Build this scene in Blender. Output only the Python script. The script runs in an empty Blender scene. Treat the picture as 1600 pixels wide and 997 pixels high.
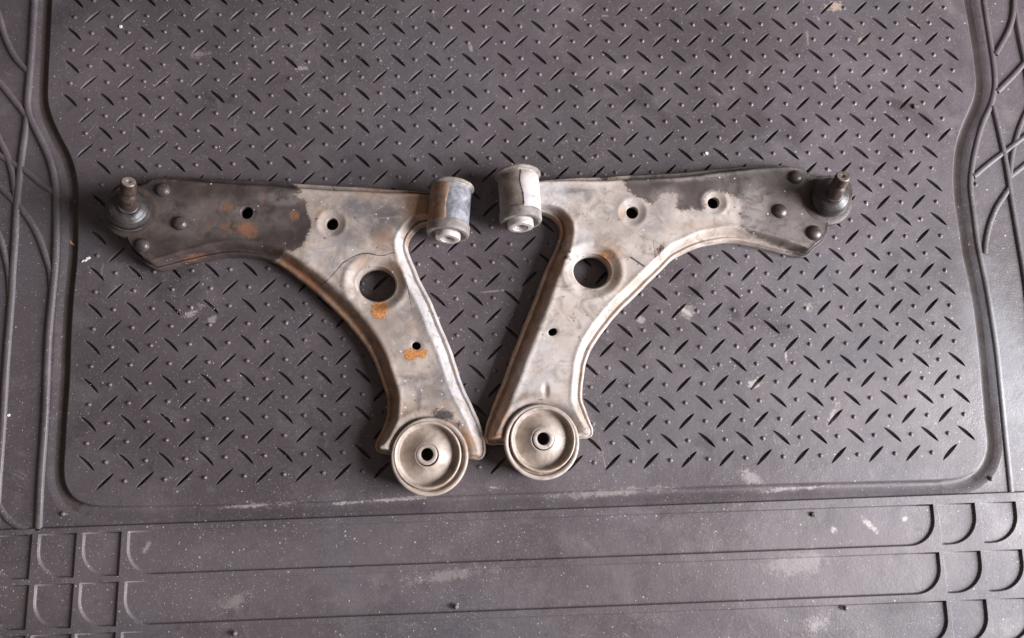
import bpy, bmesh, math, random
import numpy as np
from mathutils import Vector, Matrix
from mathutils.geometry import delaunay_2d_cdt
random.seed(4)
rng = np.random.default_rng(7)
sc = bpy.context.scene
COL = sc.collection

# ------------------------------------------------------------------ camera
F = 1161.0
W3 = np.array([0.161594, -0.037072, -0.030688])
CP = np.array([0.454765, -0.515606, 0.834087])
A, B = 0.0425, 0.0425 * 0.98701
def rod(w):
    t = np.linalg.norm(w); k = w / t
    K = np.array([[0, -k[2], k[1]], [k[2], 0, -k[0]], [-k[1], k[0], 0]])
    return np.eye(3) + math.sin(t) * K + (1 - math.cos(t)) * K @ K
RC = rod(W3)
cam = bpy.data.cameras.new('camera')
cam.sensor_width = 36; cam.lens = F * 36 / 1600
cam.clip_start = .02; cam.clip_end = 60
camo = bpy.data.objects.new('camera', cam); COL.objects.link(camo)
m4 = Matrix.Identity(4)
for i in range(3):
    for j in range(3): m4[i][j] = RC[i, j]
    m4[i][3] = CP[i]
camo.matrix_world = m4
sc.camera = camo

# ------------------------------------------------------------------ light
world = bpy.data.worlds.new('World'); sc.world = world; world.use_nodes = True
bg = world.node_tree.nodes['Background']
bg.inputs[0].default_value = (1.0, .82, .76, 1); bg.inputs[1].default_value = .165
def area(name, loc, target, sx, sy, power, col):
    l = bpy.data.lights.new(name, 'AREA'); l.shape = 'RECTANGLE'; l.size = sx; l.size_y = sy
    l.energy = power; l.color = col
    o = bpy.data.objects.new(name, l); COL.objects.link(o)
    o.location = loc
    o.rotation_euler = (Vector(target) - Vector(loc)).to_track_quat('-Z', 'Y').to_euler()
    return o
# the open doorway to the right of the mat
area('doorway_light', (2.65, -.95, 1.12), (.45, -.42, 0), 1.1, 1.6, 212, (.95, .95, 1.0))
sc.view_settings.view_transform = 'Standard'; sc.view_settings.look = 'None'
sc.view_settings.exposure = 0; sc.view_settings.gamma = 1
sc.view_settings.use_curve_mapping = False

# ------------------------------------------------------------------ helpers
def at(x, y, z=0.0):
    """point of the place that stands at height z behind photo point x, y"""
    d = RC @ np.array([(x - 800) / F, -(y - 498.5) / F, -1.0])
    t = (z - CP[2]) / d[2]
    p = CP + t * d
    return (float(p[0]), float(p[1]), float(z))
def ats(pts, z=0.0): return [at(x, y, z) for x, y in pts]
def mpp(x, y, z):
    a = at(x, y, z); b = at(x + 1, y, z); return math.dist(a, b)

def smooth_line(pts, closed=False, step=.004):
    P = np.array(pts, float); n = len(P)
    out = []
    rngi = range(n if closed else n - 1)
    for i in rngi:
        p1, p2 = P[i], P[(i + 1) % n]
        p0 = P[(i - 1) % n] if closed or i > 0 else p1
        p3 = P[(i + 2) % n] if closed or i + 2 < n else p2
        L = np.linalg.norm(p2 - p1); k = max(1, int(L / step))
        t1 = (p2 - p0) * .5; t2 = (p3 - p1) * .5
        # keep tangents short next to sharp corners
        for tt in (t1, t2):
            l = np.linalg.norm(tt)
            if l > L: tt *= L / l
        for j in range(k):
            t = j / k
            h = (2*t**3-3*t*t+1)*p1 + (t**3-2*t*t+t)*t1 + (-2*t**3+3*t*t)*p2 + (t**3-t*t)*t2
            out.append(h)
    if not closed: out.append(P[-1])
    return np.array(out)

def inside(P, poly):
    x, y = P[:, 0], P[:, 1]; c = np.zeros(len(P), bool)
    n = len(poly); j = n - 1
    for i in range(n):
        xi, yi = poly[i][0], poly[i][1]; xj, yj = poly[j][0], poly[j][1]
        if yi != yj:
            c ^= ((yi > y) != (yj > y)) & (x < (xj - xi) * (y - yi) / (yj - yi) + xi)
        j = i
    return c
def edge_dist(P, poly, closed=True, chunk=1500):
    """distance to the polyline and parameter (index+fraction) of the nearest point"""
    poly = np.asarray(poly, float)[:, :2]
    Q = np.roll(poly, -1, 0) if closed else poly[1:]
    S = poly if closed else poly[:-1]
    D = Q - S; L = np.maximum((D * D).sum(1), 1e-18)
    dist = np.empty(len(P)); par = np.empty(len(P))
    for a in range(0, len(P), chunk):
        X = P[a:a+chunk, None, :2] - S[None]
        t = np.clip((X * D[None]).sum(2) / L[None], 0, 1)
        r = X - t[..., None] * D[None]; d2 = (r * r).sum(2)
        k = d2.argmin(1); i = np.arange(len(k))
        dist[a:a+chunk] = np.sqrt(d2[i, k]); par[a:a+chunk] = k + t[i, k]
    return dist, par
def sdist(P, poly):
    d, _ = edge_dist(P, poly); s = inside(P, poly)
    return np.where(s, d, -d)
def sstep(a, b, x):
    t = np.clip((x - a) / (b - a), 0, 1); return t * t * (3 - 2 * t)

def triangulate(loops, extra=None, keep=None):
    """loops[0] outer, the others holes; returns verts2d, tris, loop index lists"""
    V = []; E = []; ids = []
    for lp in loops:
        s = len(V); n = len(lp)
        V += [Vector((float(p[0]), float(p[1]))) for p in lp]
        E += [(s + i, s + (i + 1) % n) for i in range(n)]
        ids.append(list(range(s, s + n)))
    if extra is not None: V += [Vector((float(p[0]), float(p[1]))) for p in extra]
    r = delaunay_2d_cdt(V, E, [], 0, 1e-7)
    v = np.array([(p.x, p.y) for p in r[0]]); f = np.array([list(q) for q in r[2]])
    orig = {}
    for k, o in enumerate(r[3]):
        for q in o: orig[q] = k
    c = v[f].mean(1)
    ok = inside(c, loops[0])
    if keep is None:
        for h in loops[1:]: ok &= ~inside(c, h)
    else: ok &= keep(c)
    return v, f[ok], [[orig[i] for i in l] for l in ids]

def link(name, me, mats, parent=None, smooth=True):
    o = bpy.data.objects.new(name, me); COL.objects.link(o)
    if mats is not None:
        for m in (mats if isinstance(mats, (list, tuple)) else [mats]): me.materials.append(m)
    if smooth and len(me.polygons):
        me.polygons.foreach_set('use_smooth', [True] * len(me.polygons))
    if parent: o.parent = parent
    return o
def mesh(verts, faces, name='mesh'):
    me = bpy.data.meshes.new(name)
    me.from_pydata([tuple(map(float, v)) for v in verts], [], [tuple(int(i) for i in f) for f in faces])
    me.update(); return me
def tag(o, label=None, cat=None, group=None, kind=None):
    if label: o['label'] = label
    if cat: o['category'] = cat
    if group: o['group'] = group
    if kind: o['kind'] = kind
    return o
def empty(name, loc=(0, 0, 0)):
    o = bpy.data.objects.new(name, None); o.empty_display_size = .02
    COL.objects.link(o); o.location = loc; return o
def autosharp(o, deg=35, recalc=True):
    me = o.data
    bm = bmesh.new(); bm.from_mesh(me)
    if recalc: bmesh.ops.recalc_face_normals(bm, faces=bm.faces)
    for e in bm.edges:
        if len(e.link_faces) == 2 and e.calc_face_angle(0) > math.radians(deg): e.smooth = False
    bm.to_mesh(me); bm.free(); me.update()

# ------------------------------------------------------------------ material tools
def newmat(name):
    m = bpy.data.materials.new(name); m.use_nodes = True
    nt = m.node_tree; b = nt.nodes['Principled BSDF']; return m, nt, b
class N:
    def __init__(s, nt): s.nt = nt; s.g = nt.nodes.new('ShaderNodeNewGeometry')
    def put(s, sock, v):
        if hasattr(v, 'is_output') or isinstance(v, bpy.types.NodeSocket): s.nt.links.new(v, sock)
        elif isinstance(v, tuple) and sock.type == 'RGBA' and len(v) == 3: sock.default_value = (*v, 1)
        else: sock.default_value = v
    def noise(s, scale, detail=4, rough=.55, dist=0, off=None, vec=None):
        n = s.nt.nodes.new('ShaderNodeTexNoise'); n.inputs['Scale'].default_value = scale
        n.inputs['Detail'].default_value = detail; n.inputs['Roughness'].default_value = rough
        n.inputs['Distortion'].default_value = dist
        v = vec or s.g.outputs['Position']
        if off:
            a = s.nt.nodes.new('ShaderNodeVectorMath'); a.operation = 'ADD'
            s.nt.links.new(v, a.inputs[0]); a.inputs[1].default_value = off; v = a.outputs[0]
        s.nt.links.new(v, n.inputs['Vector']); return n.outputs['Fac']
    def math(s, op, a, b=0.0, c=0.0, clamp=False):
        n = s.nt.nodes.new('ShaderNodeMath'); n.operation = op; n.use_clamp = clamp
        s.put(n.inputs[0], a); s.put(n.inputs[1], b)
        if len(n.inputs) > 2: s.put(n.inputs[2], c)
        return n.outputs[0]
    def ramp(s, v, a, b, lo=0.0, hi=1.0):
        n = s.nt.nodes.new('ShaderNodeMapRange'); n.interpolation_type = 'SMOOTHSTEP'
        s.put(n.inputs[0], v); n.inputs[1].default_value = a; n.inputs[2].default_value = b
        n.inputs[3].default_value = lo; n.inputs[4].default_value = hi; return n.outputs[0]
    def mix(s, f, a, b):
        n = s.nt.nodes.new('ShaderNodeMix'); n.data_type = 'RGBA'
        s.put(n.inputs[0], f); s.put(n.inputs[6], a); s.put(n.inputs[7], b); return n.outputs[2]
    def attr(s, name):
        n = s.nt.nodes.new('ShaderNodeAttribute'); n.attribute_name = name; return n.outputs['Fac']
    def bump(s, h, strength, dist, prev=None):
        n = s.nt.nodes.new('ShaderNodeBump'); s.put(n.inputs['Height'], h)
        n.inputs['Strength'].default_value = strength; n.inputs['Distance'].default_value = dist
        if prev: s.nt.links.new(prev, n.inputs['Normal'])
        return n.outputs[0]
    def spot(s, loc, rx, ry, rot):
        m = s.nt.nodes.new('ShaderNodeMapping'); m.vector_type = 'TEXTURE'
        m.inputs['Location'].default_value = loc; m.inputs['Rotation'].default_value = (0, 0, rot)
        m.inputs['Scale'].default_value = (rx, ry, .05)
        s.nt.links.new(s.g.outputs['Position'], m.inputs[0])
        g = s.nt.nodes.new('ShaderNodeTexGradient'); g.gradient_type = 'SPHERICAL'
        s.nt.links.new(m.outputs[0], g.inputs[0]); return g.outputs['Fac']
    def specks(s, scale, lo, hi, off=(0, 0, 0)):
        v = s.nt.nodes.new('ShaderNodeTexVoronoi'); v.inputs['Scale'].default_value = scale
        a = s.nt.nodes.new('ShaderNodeVectorMath'); a.operation = 'ADD'
        s.nt.links.new(s.g.outputs['Position'], a.inputs[0]); a.inputs[1].default_value = off
        s.nt.links.new(a.outputs[0], v.inputs['Vector'])
        sep = s.nt.nodes.new('ShaderNodeSeparateColor'); s.nt.links.new(v.outputs['Color'], sep.inputs[0])
        near = s.ramp(v.outputs['Distance'], hi, lo)
        return near, sep.outputs[0]

def rubber_material(channel_shade=False):
    m, nt, b = newmat('rubber with painted channel shade' if channel_shade else 'dusty black rubber'); n = N(nt)
    base = (.073, .060, .063)
    big = n.noise(3.2, 3, .6)
    c = n.mix(n.ramp(big, .36, .66), base, (.100, .083, .090))
    med = n.noise(17, 6, .68, .6, (3, 1, 0))
    c = n.mix(n.ramp(med, .48, .74, 0, .6), c, (.140, .118, .122))
    dk = n.noise(9, 5, .65, .8, (7, 2, 0))
    c = n.mix(n.ramp(dk, .53, .70, 0, .65), c, (.044, .035, .038))
    bl = n.noise(5, 4, .55, .3, (1, 9, 4))
    c = n.mix(n.ramp(bl, .55, .68, 0, .5), c, (.064, .062, .074))
    fine = n.noise(420, 3, .7)
    c = n.mix(n.ramp(fine, .50, .72, 0, .45), c, (.17, .145, .145))
    mott = n.noise(75, 6, .75, .4, (2, 2, 0))
    c = n.mix(n.ramp(mott, .55, .75, 0, .45), c, (.20, .175, .17))
    c = n.mix(n.ramp(n.noise(52, 6, .75, .4, (8, 2, 0)), .56, .72, 0, .55), c, (.040, .032, .034))
    # wipes and scratches: noise drawn out along a direction
    def streak(rot, sx, sy, lo, hi, k, col, off):
        nonlocal c
        m0 = nt.nodes.new('ShaderNodeMapping'); m0.inputs['Rotation'].default_value = (0, 0, rot)
        nt.links.new(n.g.outputs['Position'], m0.inputs[0])
        mp = nt.nodes.new('ShaderNodeMapping'); mp.inputs['Scale'].default_value = (sx, sy, 1); mp.inputs['Location'].default_value = (off, off, 0)
        nt.links.new(m0.outputs[0], mp.inputs[0])
        q = n.noise(1, 4, .6, .5, None, mp.outputs[0])
        gate = n.ramp(n.noise(16, 4, .7, 0, (off, 0, 0)), .55, .68)
        c = n.mix(n.math('MULTIPLY', n.math('MULTIPLY', n.ramp(q, lo, hi), gate), k), c, col)
    streak(.5, 40, 420, .60, .70, .45, (.34, .30, .28), 1.7)
    streak(-.9, 50, 520, .60, .70, .42, (.34, .30, .28), 5.1)
    streak(1.4, 45, 460, .60, .70, .42, (.36, .32, .30), 9.3)
    streak(.1, 6, 40, .52, .66, .30, (.19, .165, .165), 3.3)
    # scuffs and stains, plus broad lighter and darker patches, at particular places: x, y in the photo, radii in px, turn, tint
    rag = n.noise(260, 6, .8, 1.0); rag2 = n.noise(38, 4, .7, .5, (2, 0, 1))
    SC = [((1306, 10), 34, 17, .3, 1.1, 'p'), ((1279, 30), 4, 18, .35, .8, 'p'), ((1362, 822), 24, 7, -.85, 1.5, 'w'),
          ((1305, 828), 13, 9, .5, 1.2, 'w'), ((1417, 811), 9, 8, 0, 1.2, 'w'), ((300, 488), 26, 13, .5, .9, 'w'),
          ((470, 107), 18, 7, 0, .8, 'w'), ((226, 858), 7, 17, -.5, .65, 'w'), ((773, 762), 30, 5, -.1, .7, 'w'),
          ((770, 455), 40, 3, .08, .7, 'w'), ((1345, 62), 12, 14, .5, .8, 'p'), ((1075, 488), 22, 16, .3, .5, 'w'),
          ((975, 110), 8, 6, 0, .8, 'w'), ((1260, 480), 16, 16, 0, .55, 'w'), ((1172, 745), 30, 16, -.5, .6, 'w'),
          ((700, 900), 120, 14, .1, .35, 'w'), ((1250, 880), 90, 30, .1, .4, 'w'), ((960, 770), 140, 12, .04, .5, 'w'),
          ((1280, 975), 40, 22, .4, .55, 'w'), ((365, 940), 40, 20, .4, .35, 'w'), ((1262, 60), 4, 30, 0, .4, 'w'),
          ((1305, 130), 3, 26, -.1, .4, 'w'), ((160, 420), 3, 26, -.1, .3, 'w'), ((1565, 560), 70, 230, .1, .6, 'b'),
          ((1405, 165), 38, 14, -.5, .9, 'd'), ((1405, 948), 60, 22, 0, .9, 'd'), ((1148, 492), 14, 20, .3, 1.1, 'd'), ((1080, 455), 30, 16, .2, .7, 'd'), ((1220, 515), 30, 22, .2, .7, 'd'), ((1460, 530), 26, 30, .6, .7, 'd'), ((1105, 690), 34, 22, 0, .6, 'd'), ((740, 700), 60, 50, 0, .5, 'd'), ((120, 330), 60, 60, 0, .35, 'd'), ((1440, 190), 60, 24, -.4, .5, 'd'), ((1072, 487), 5, 20, .9, 1.0, 'w'), ((1178, 600), 20, 9, .2, 1.0, 'w'), ((1185, 655), 14, 5, .3, 1.0, 'w'), ((1300, 650), 10, 34, -.5, .7, 'w'), ((1155, 625), 12, 4, -.6, .8, 'w'), ((1228, 555), 4, 18, 0, .9, 'w'), ((735, 75), 6, 12, .3, .7, 'w'), ((945, 25), 14, 6, 0, .8, 'w'), ((1000, 500), 10, 10, 0, .7, 'w'), ((330, 500), 16, 8, .4, .7, 'w'), ((505, 345), 10, 5, 0, .6, 'w'), ((310, 85), 30, 16, .3, .5, 'w'), ((1040, 395), 18, 6, 0, .6, 'w'), ((300, 900), 620, 110, .03, 1.0, 'l'), ((1250, 880), 620, 120, .03, 1.1, 'l'), ((20, 500), 90, 500, 0, .6, 'l'), ((180, 120), 200, 160, 0, .5, 'l'), ((1400, 640), 240, 130, 0, .9, 'l'), ((400, 790), 90, 5, .03, .8, 'w'), ((600, 782), 120, 5, .04, .9, 'w'), ((1240, 765), 100, 6, .04, .9, 'w'), ((1250, 955), 40, 16, 0, .4, 'd')]
    SC.sort(key=lambda q: q[5] != 'l')     # broad lighter tone first, marks over it
    for (px, py), rx, ry, rot, st, kind in SC:
        s = n.spot(at(px, py, 0), rx * .00074, ry * .00074, rot)
        e = n.math('ADD', n.math('MULTIPLY', s, 1.7), n.math('ADD', n.math('MULTIPLY', n.math('SUBTRACT', rag, .5), 4.2), n.math('MULTIPLY', n.math('SUBTRACT', rag2, .5), 3.2)))
        if kind in 'bdl': f = n.math('MULTIPLY', n.ramp(n.math('ADD', s, n.math('MULTIPLY', n.math('SUBTRACT', rag2, .5), 1.2)), .1, .8), st * (.42 if kind == 'l' else .7))
        else: f = n.math('MULTIPLY', n.math('MULTIPLY', n.ramp(e, .65, 1.35), n.ramp(s, 0, .25)), min(.8, st * .75))
        c = n.mix(f, c, {'w': (.42, .37, .35), 'p': (.40, .30, .25), 'b': (.20, .205, .225), 'l': (.150, .124, .128), 'd': (.036, .029, .029)}[kind])
    # fine pale dust specks in drifts
    drift = n.noise(7, 4, .65, 0, (5, 5, 0))
    for sc_, a, k in ((520, .62, .6), (330, .82, .65), (200, .94, .75)):
        near, rnd = n.specks(sc_, .10, .26, (sc_ * .01, 0, 0))
        gate = n.math('GREATER_THAN', rnd, n.ramp(drift, .38, .68, .99, a))
        c = n.mix(n.math('MULTIPLY', n.math('MULTIPLY', near, gate), k), c, (.50, .45, .42))
    if channel_shade: c = n.mix(n.ramp(n.noise(30, 5, .7, .6, (6, 6, 0)), .25, .8, .85, .3), c, (.046, .031, .025))  # shade of the channel floor painted in as darker brown
    n.put(b.inputs['Base Color'], c)
    n.put(b.inputs['Roughness'], n.ramp(n.math('ADD', n.math('MULTIPLY', bl, .6), n.math('MULTIPLY', med, .4)), .38, .62, .36, .62))
    b.inputs['Specular IOR Level'].default_value = .5
    h = n.bump(n.noise(9, 3, .5), .35, .004)
    h = n.bump(n.noise(60, 4, .6), .25, .0012, h)
    h = n.bump(fine, .3, .0006, h)
    h = n.bump(mott, .3, .0008, h)
    n.put(b.inputs['Normal'], h)
    return m

def plain(name, col, rough=.6, metal=0.0, var=None, vs=120, bumpd=.0004):
    m, nt, b = newmat(name); n = N(nt)
    f = n.noise(vs, 5, .65, .4)
    n.put(b.inputs['Base Color'], n.mix(n.ramp(f, .35, .7), col, var or tuple(x * .7 for x in col)))
    b.inputs['Roughness'].default_value = rough; b.inputs['Metallic'].default_value = metal
    n.put(b.inputs['Normal'], n.bump(n.noise(vs * 3, 4, .6), .35, bumpd))
    return m

def steel_material(name, seed, warm):
    """bare dusty steel with paint, rust, dirt, painted flange light and shade: fields stored on the vertices, edges broken up by noise"""
    m, nt, b = newmat(name); n = N(nt)
    o = (seed, seed * .7, 0)
    big = n.noise(22, 5, .6, .8, o)
    c = n.mix(n.ramp(big, .35, .68), (.45, .38, .33) if warm else (.50, .435, .39), (.27, .22, .19) if warm else (.36, .305, .27))
    cl = n.noise(70, 5, .65, .6, (o[0] + 4, 1, 0))
    c = n.mix(n.ramp(cl, .50, .74, 0, .5), c, (.48, .44, .41))
    c = n.mix(n.ramp(n.noise(44, 6, .7, 1.2, (1, o[0], 0)), .48, .66, 0, .8), c, (.23, .19, .165))
    c = n.mix(n.ramp(n.noise(120, 7, .78, .8, (4, o[0], 0)), .54, .70, 0, .6), c, (.20, .165, .145))
    c = n.mix(n.ramp(n.noise(33, 6, .7, 1.5, (7, o[0], 0)), .56, .64, 0, .5 if warm else .25), c, (.40, .26, .17))
    mp = nt.nodes.new('ShaderNodeMapping'); mp.inputs['Rotation'].default_value = (0, 0, .6 if warm else -.5); mp.inputs['Scale'].default_value = (60, 900, 60)
    nt.links.new(n.g.outputs['Position'], mp.inputs[0])
    c = n.mix(n.math('MULTIPLY', n.ramp(n.noise(1, 3, .6, .4, None, mp.outputs[0]), .66, .76), .5), c, (.13, .11, .10))
    ed1 = n.noise(230, 8, .78, .8, o)          # ragged edge noise
    nz = n.math('SUBTRACT', ed1, .5)
    big2 = n.math('SUBTRACT', n.noise(50, 3, .6, .5, o), .5)
    jag = n.math('ADD', n.math('MULTIPLY', nz, 26.0), n.math('MULTIPLY', big2, 12.0))   # in px
    # slate wash
    sl = n.math('MULTIPLY', n.attr('slate'), n.ramp(n.noise(48, 7, .7, 1.5, (9, o[0], 0)), .32, .54))
    c = n.mix(n.math('MULTIPLY', sl, .9), c, (.115, .108, .114))
    # brown dirt, with the shade of left-facing flanges painted in
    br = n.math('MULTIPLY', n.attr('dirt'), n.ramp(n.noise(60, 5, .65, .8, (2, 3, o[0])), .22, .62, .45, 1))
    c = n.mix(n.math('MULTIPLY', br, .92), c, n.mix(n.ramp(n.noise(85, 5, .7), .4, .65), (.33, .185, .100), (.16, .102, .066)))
    # pale bluish patches; right-facing flanges get their sky light painted in
    bl = n.math('MULTIPLY', n.attr('pale'), n.ramp(n.noise(90, 5, .7, .8, (6, 3, o[0])), .32, .60))
    c = n.mix(n.math('MULTIPLY', bl, .5), c, (.54, .55, .58))
    # dark paint
    pt = n.ramp(n.math('ADD', n.attr('paint'), jag), -.5, .5)
    pc = n.mix(n.ramp(n.noise(30, 5, .6, .6, (4, 4, o[0])), .38, .66), (.042, .031, .029), (.078, .058, .051))
    pc = n.mix(n.ramp(n.noise(110, 5, .7), .56, .8, 0, .5), pc, (.17, .145, .13))
    c = n.mix(pt, c, pc)
    pj = n.math('ADD', n.attr('paint'), jag)
    halo = n.math('MULTIPLY', n.ramp(pj, -7, -.5), n.ramp(pj, .3, -.3))
    c = n.mix(n.math('MULTIPLY', halo, .55), c, (.30, .22, .165))
    rim = n.math('MULTIPLY', n.ramp(pj, -.2, .4), n.ramp(pj, 2.2, .6))
    c = n.mix(n.math('MULTIPLY', rim, .5), c, (.20, .165, .145))
    # dust over paint
    c = n.mix(n.math('MULTIPLY', n.attr('dust'), n.ramp(n.noise(65, 5, .65, 1, (4, 1, o[0])), .3, .6)), c, (.27, .235, .215))
    # rust
    ru = n.math('ADD', n.attr('rust'), n.math('MULTIPLY', n.math('ADD', nz, big2), 1.9))
    ru = n.math('ADD', ru, n.math('MULTIPLY', n.math('SUBTRACT', n.noise(520, 4, .75), .5), 1.4))
    ruf = n.math('MULTIPLY', n.ramp(ru, .36, .66), n.ramp(n.attr('rust'), .04, .22))
    rc = n.mix(n.ramp(n.noise(420, 5, .75), .42, .56), (.62, .26, .05), (.34, .12, .035))
    rd = n.attr('dullrust')
    c = n.mix(n.math('MULTIPLY', n.math('MULTIPLY', n.ramp(n.math('ADD', rd, n.math('MULTIPLY', n.math('ADD', nz, big2), 2.4)), .2, 1.25), n.ramp(rd, 0, .2)), .9), c, (.225, .098, .052))
    c = n.mix(n.math('MULTIPLY', ruf, .93), c, rc)
    # hard thin marks (scratches, seams)
    mk = n.ramp(n.math('ADD', n.attr('mark'), n.math('MULTIPLY', nz, 1.9)), .50, .75)
    c = n.mix(n.math('MULTIPLY', mk, .9), c, (.035, .03, .032))
    # specks
    near, rnd = n.specks(230, .12, .26, (seed, 0, 0))
    c = n.mix(n.math('MULTIPLY', n.math('MULTIPLY', near, n.math('GREATER_THAN', rnd, .965)), .8), c, (.78, .74, .70))
    near, rnd = n.specks(200, .12, .30, (0, seed, 0))
    c = n.mix(n.math('MULTIPLY', n.math('MULTIPLY', near, n.math('GREATER_THAN', rnd, .955)), .8), c, (.08, .065, .058))
    n.put(b.inputs['Base Color'], c)
    n.put(b.inputs['Roughness'], n.math('ADD', .55, n.math('MULTIPLY', n.math('SUBTRACT', cl, .5), .5)))
    b.inputs['Metallic'].default_value = 0.0
    h = n.bump(n.noise(26, 3, .5, 0, o), .35, .0022)
    h = n.bump(n.math('MULTIPLY', pt, 1), .6, .00035, h)
    h = n.bump(n.noise(260, 4, .7), .32, .0004, h)
    h = n.bump(n.math('MULTIPLY', ruf, n.noise(600, 4, .7)), .8, .0009, h)
    h = n.bump(n.math('MULTIPLY', mk, -1.0), .6, .0006, h)
    n.put(b.inputs['Normal'], h)
    return m

RUB = rubber_material()
RUB_SHADE = rubber_material(True)
FIELDS = ['paint', 'slate', 'dirt', 'pale', 'dust', 'rust', 'dullrust', 'mark']

# ================================================================== THE FLOOR AND THE MAT
def floor_material():
    m, nt, b = newmat('garage concrete'); n = N(nt)
    f = n.noise(3, 6, .6)
    c = n.mix(n.ramp(f, .35, .7), (.20, .185, .17), (.28, .26, .24))
    c = n.mix(n.ramp(n.noise(60, 5, .7), .5, .8, 0, .5), c, (.13, .12, .11))
    n.put(b.inputs['Base Color'], c); b.inputs['Roughness'].default_value = .85
    n.put(b.inputs['Normal'], n.bump(n.noise(90, 5, .7), .4, .001)); return m
fl = link('floor', mesh([(-4, -4.5, -.0105), (5, -4.5, -.0105), (5, 4, -.0105), (-4, 4, -.0105)], [(0, 1, 2, 3)]), floor_material(), smooth=False)
tag(fl, kind='structure')

mat_base = (.45, -.45, 0.0)
MAT = tag(empty('rubber_mat', mat_base), 'large black rubber car mat with slotted tread and ribbed borders, lying under both metal arms', 'mat')
def mpart(name, verts, faces, smooth=True, sharp=None, mat=RUB):
    v = np.array(verts, float) - np.array(mat_base)
    o = link(name, mesh(v, faces, name), mat, MAT, smooth)
    if sharp: autosharp(o, sharp)
    return o

left_edge = [(86, -250), (84, -60), (82, 0), (79, 63), (76, 127), (76, 158), (83, 184), (95, 211), (110, 240), (119, 268), (123, 297), (123, 337), (122, 400), (116, 463), (112, 527), (110, 590), (105.5, 653), (102.5, 704), (101, 735), (104, 757), (115, 775), (134, 785), (160, 788.5)]
bot_edge = [(258, 788), (400, 785), (600, 777), (800, 769), (1000, 762), (1177, 756), (1340, 751.5), (1460, 748.5)]
right_edge = [(1490, 746), (1512, 740), (1529, 728), (1538, 712), (1541, 692), (1537, 655), (1534, 620), (1528, 552), (1520, 484), (1510, 432), (1502, 395), (1496, 353), (1490, 313), (1488, 281), (1489.5, 248), (1494, 220), (1502, 196), (1514, 168), (1521, 150), (1523.5, 130), (1521, 100), (1516, 64), (1510, 28), (1505, 0), (1500, -60), (1492, -250)]
ring = smooth_line(ats(left_edge + bot_edge + right_edge), closed=False, step=.005)[:, :2]
_top = np.array([at(x, -250) for x in range(1400, 100, -90)])[:, :2]
ring = np.vstack([ring, _top])
def ccw(P):
    P = np.asarray(P); a = (P[:, 0] * np.roll(P[:, 1], -1) - P[:, 1] * np.roll(P[:, 0], -1)).sum()
    return P if a > 0 else P[::-1]
ring = ccw(ring)
def normals(P, closed=True):
    T = (np.roll(P, -1, 0) - np.roll(P, 1, 0)) if closed else np.gradient(P, axis=0)
    T = T / np.maximum(np.linalg.norm(T, axis=1), 1e-12)[:, None]
    return np.c_[T[:, 1], -T[:, 0]]       # outward for a ccw loop
RN = normals(ring)
for _ in range(3): RN = (RN + .5 * np.roll(RN, 1, 0) + .5 * np.roll(RN, -1, 0)) / 2
RN /= np.linalg.norm(RN, axis=1)[:, None]

# --- tread lattice
def warp(i): return .0007 * (2.3 - 3.6 * ((i - 12) / 12) ** 2)
def cell(i, j): return (i * A, -j * B + warp(i))
slash, back, nubs = [], [], []
for r in range(-6, 14):
    lo, hi = (0, 24) if r <= 4 else (1, 23)
    slash += [(i, r) for i in range(lo, hi + 1)]
    nlo, nhi = (-.5, 24.5) if r <= 2 else ((.5, 23.5) if r < 13 else (1.5, 22.5))
    nubs += [(nlo + k, r) for k in range(int(nhi - nlo) + 1)]
    j = r + .5
    if r < 13:
        lo, hi = (-.5, 24.5) if j <= 2.5 else (.5, 23.5)
        back += [(lo + k, j) for k in range(int(hi - lo) + 1)]
        lo, hi = (0, 24) if j <= 3.5 else (1, 23)
        nubs += [(i, j) for i in range(lo, hi + 1)]
def lens(sx, sy, wfac=1.0, n=9):
    """closed outline of a slot running along (sx,sy)"""
    L = math.hypot(sx, sy); ux, uy = sx / L, sy / L; nx, ny = -uy, ux
    up, dn = [], []
    for k in range(n + 1):
        s = -1 + 2 * k / n; w = .0022 * (max(0, 1 - s * s)) ** .72 * wfac
        cx, cy = sx * s, sy * s; bow = .0006 * (1 - s * s)
        up.append((cx + nx * (w + bow), cy + ny * (w + bow)))
        if 0 < k < n: dn.append((cx - nx * (w - bow), cy - ny * (w - bow)))
    return up + dn[::-1]
HX, HY = .0097, .0091
def groove_mesh(sx, sy, nm):
    rings = [(1.0, 0), (.86, -.0003), (.74, -.0016), (.60, -.0038), (.22, -.0050)]
    V, Fc = [], []; m = len(lens(sx, sy))
    for wf, z in rings:
        q = lens(sx, sy, wf); sh = 1 - (1 - wf) * .06
        V += [(x * sh if z else x, y * sh if z else y, z) for x, y in q]
    for k in range(len(rings) - 1):
        for i in range(m):
            a, b = k * m + i, k * m + (i + 1) % m
            Fc.append((a, a + m, b + m, b))
    Fc.append(tuple((len(rings) - 1) * m + i for i in range(m))[::-1])
    me = mesh(V, Fc, nm); me.materials.append(RUB)
    bm = bmesh.new(); bm.from_mesh(me); bmesh.ops.recalc_face_normals(bm, faces=bm.faces)
    if sum(f.normal.z for f in bm.faces) < 0: bmesh.ops.reverse_faces(bm, faces=bm.faces)
    bm.to_mesh(me); bm.free()
    me.polygons.foreach_set('use_smooth', [True] * len(me.polygons)); return me
g_s, g_b = groove_mesh(HX, HY, 'groove_rising'), groove_mesh(HX, -HY, 'groove_falling')
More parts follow.
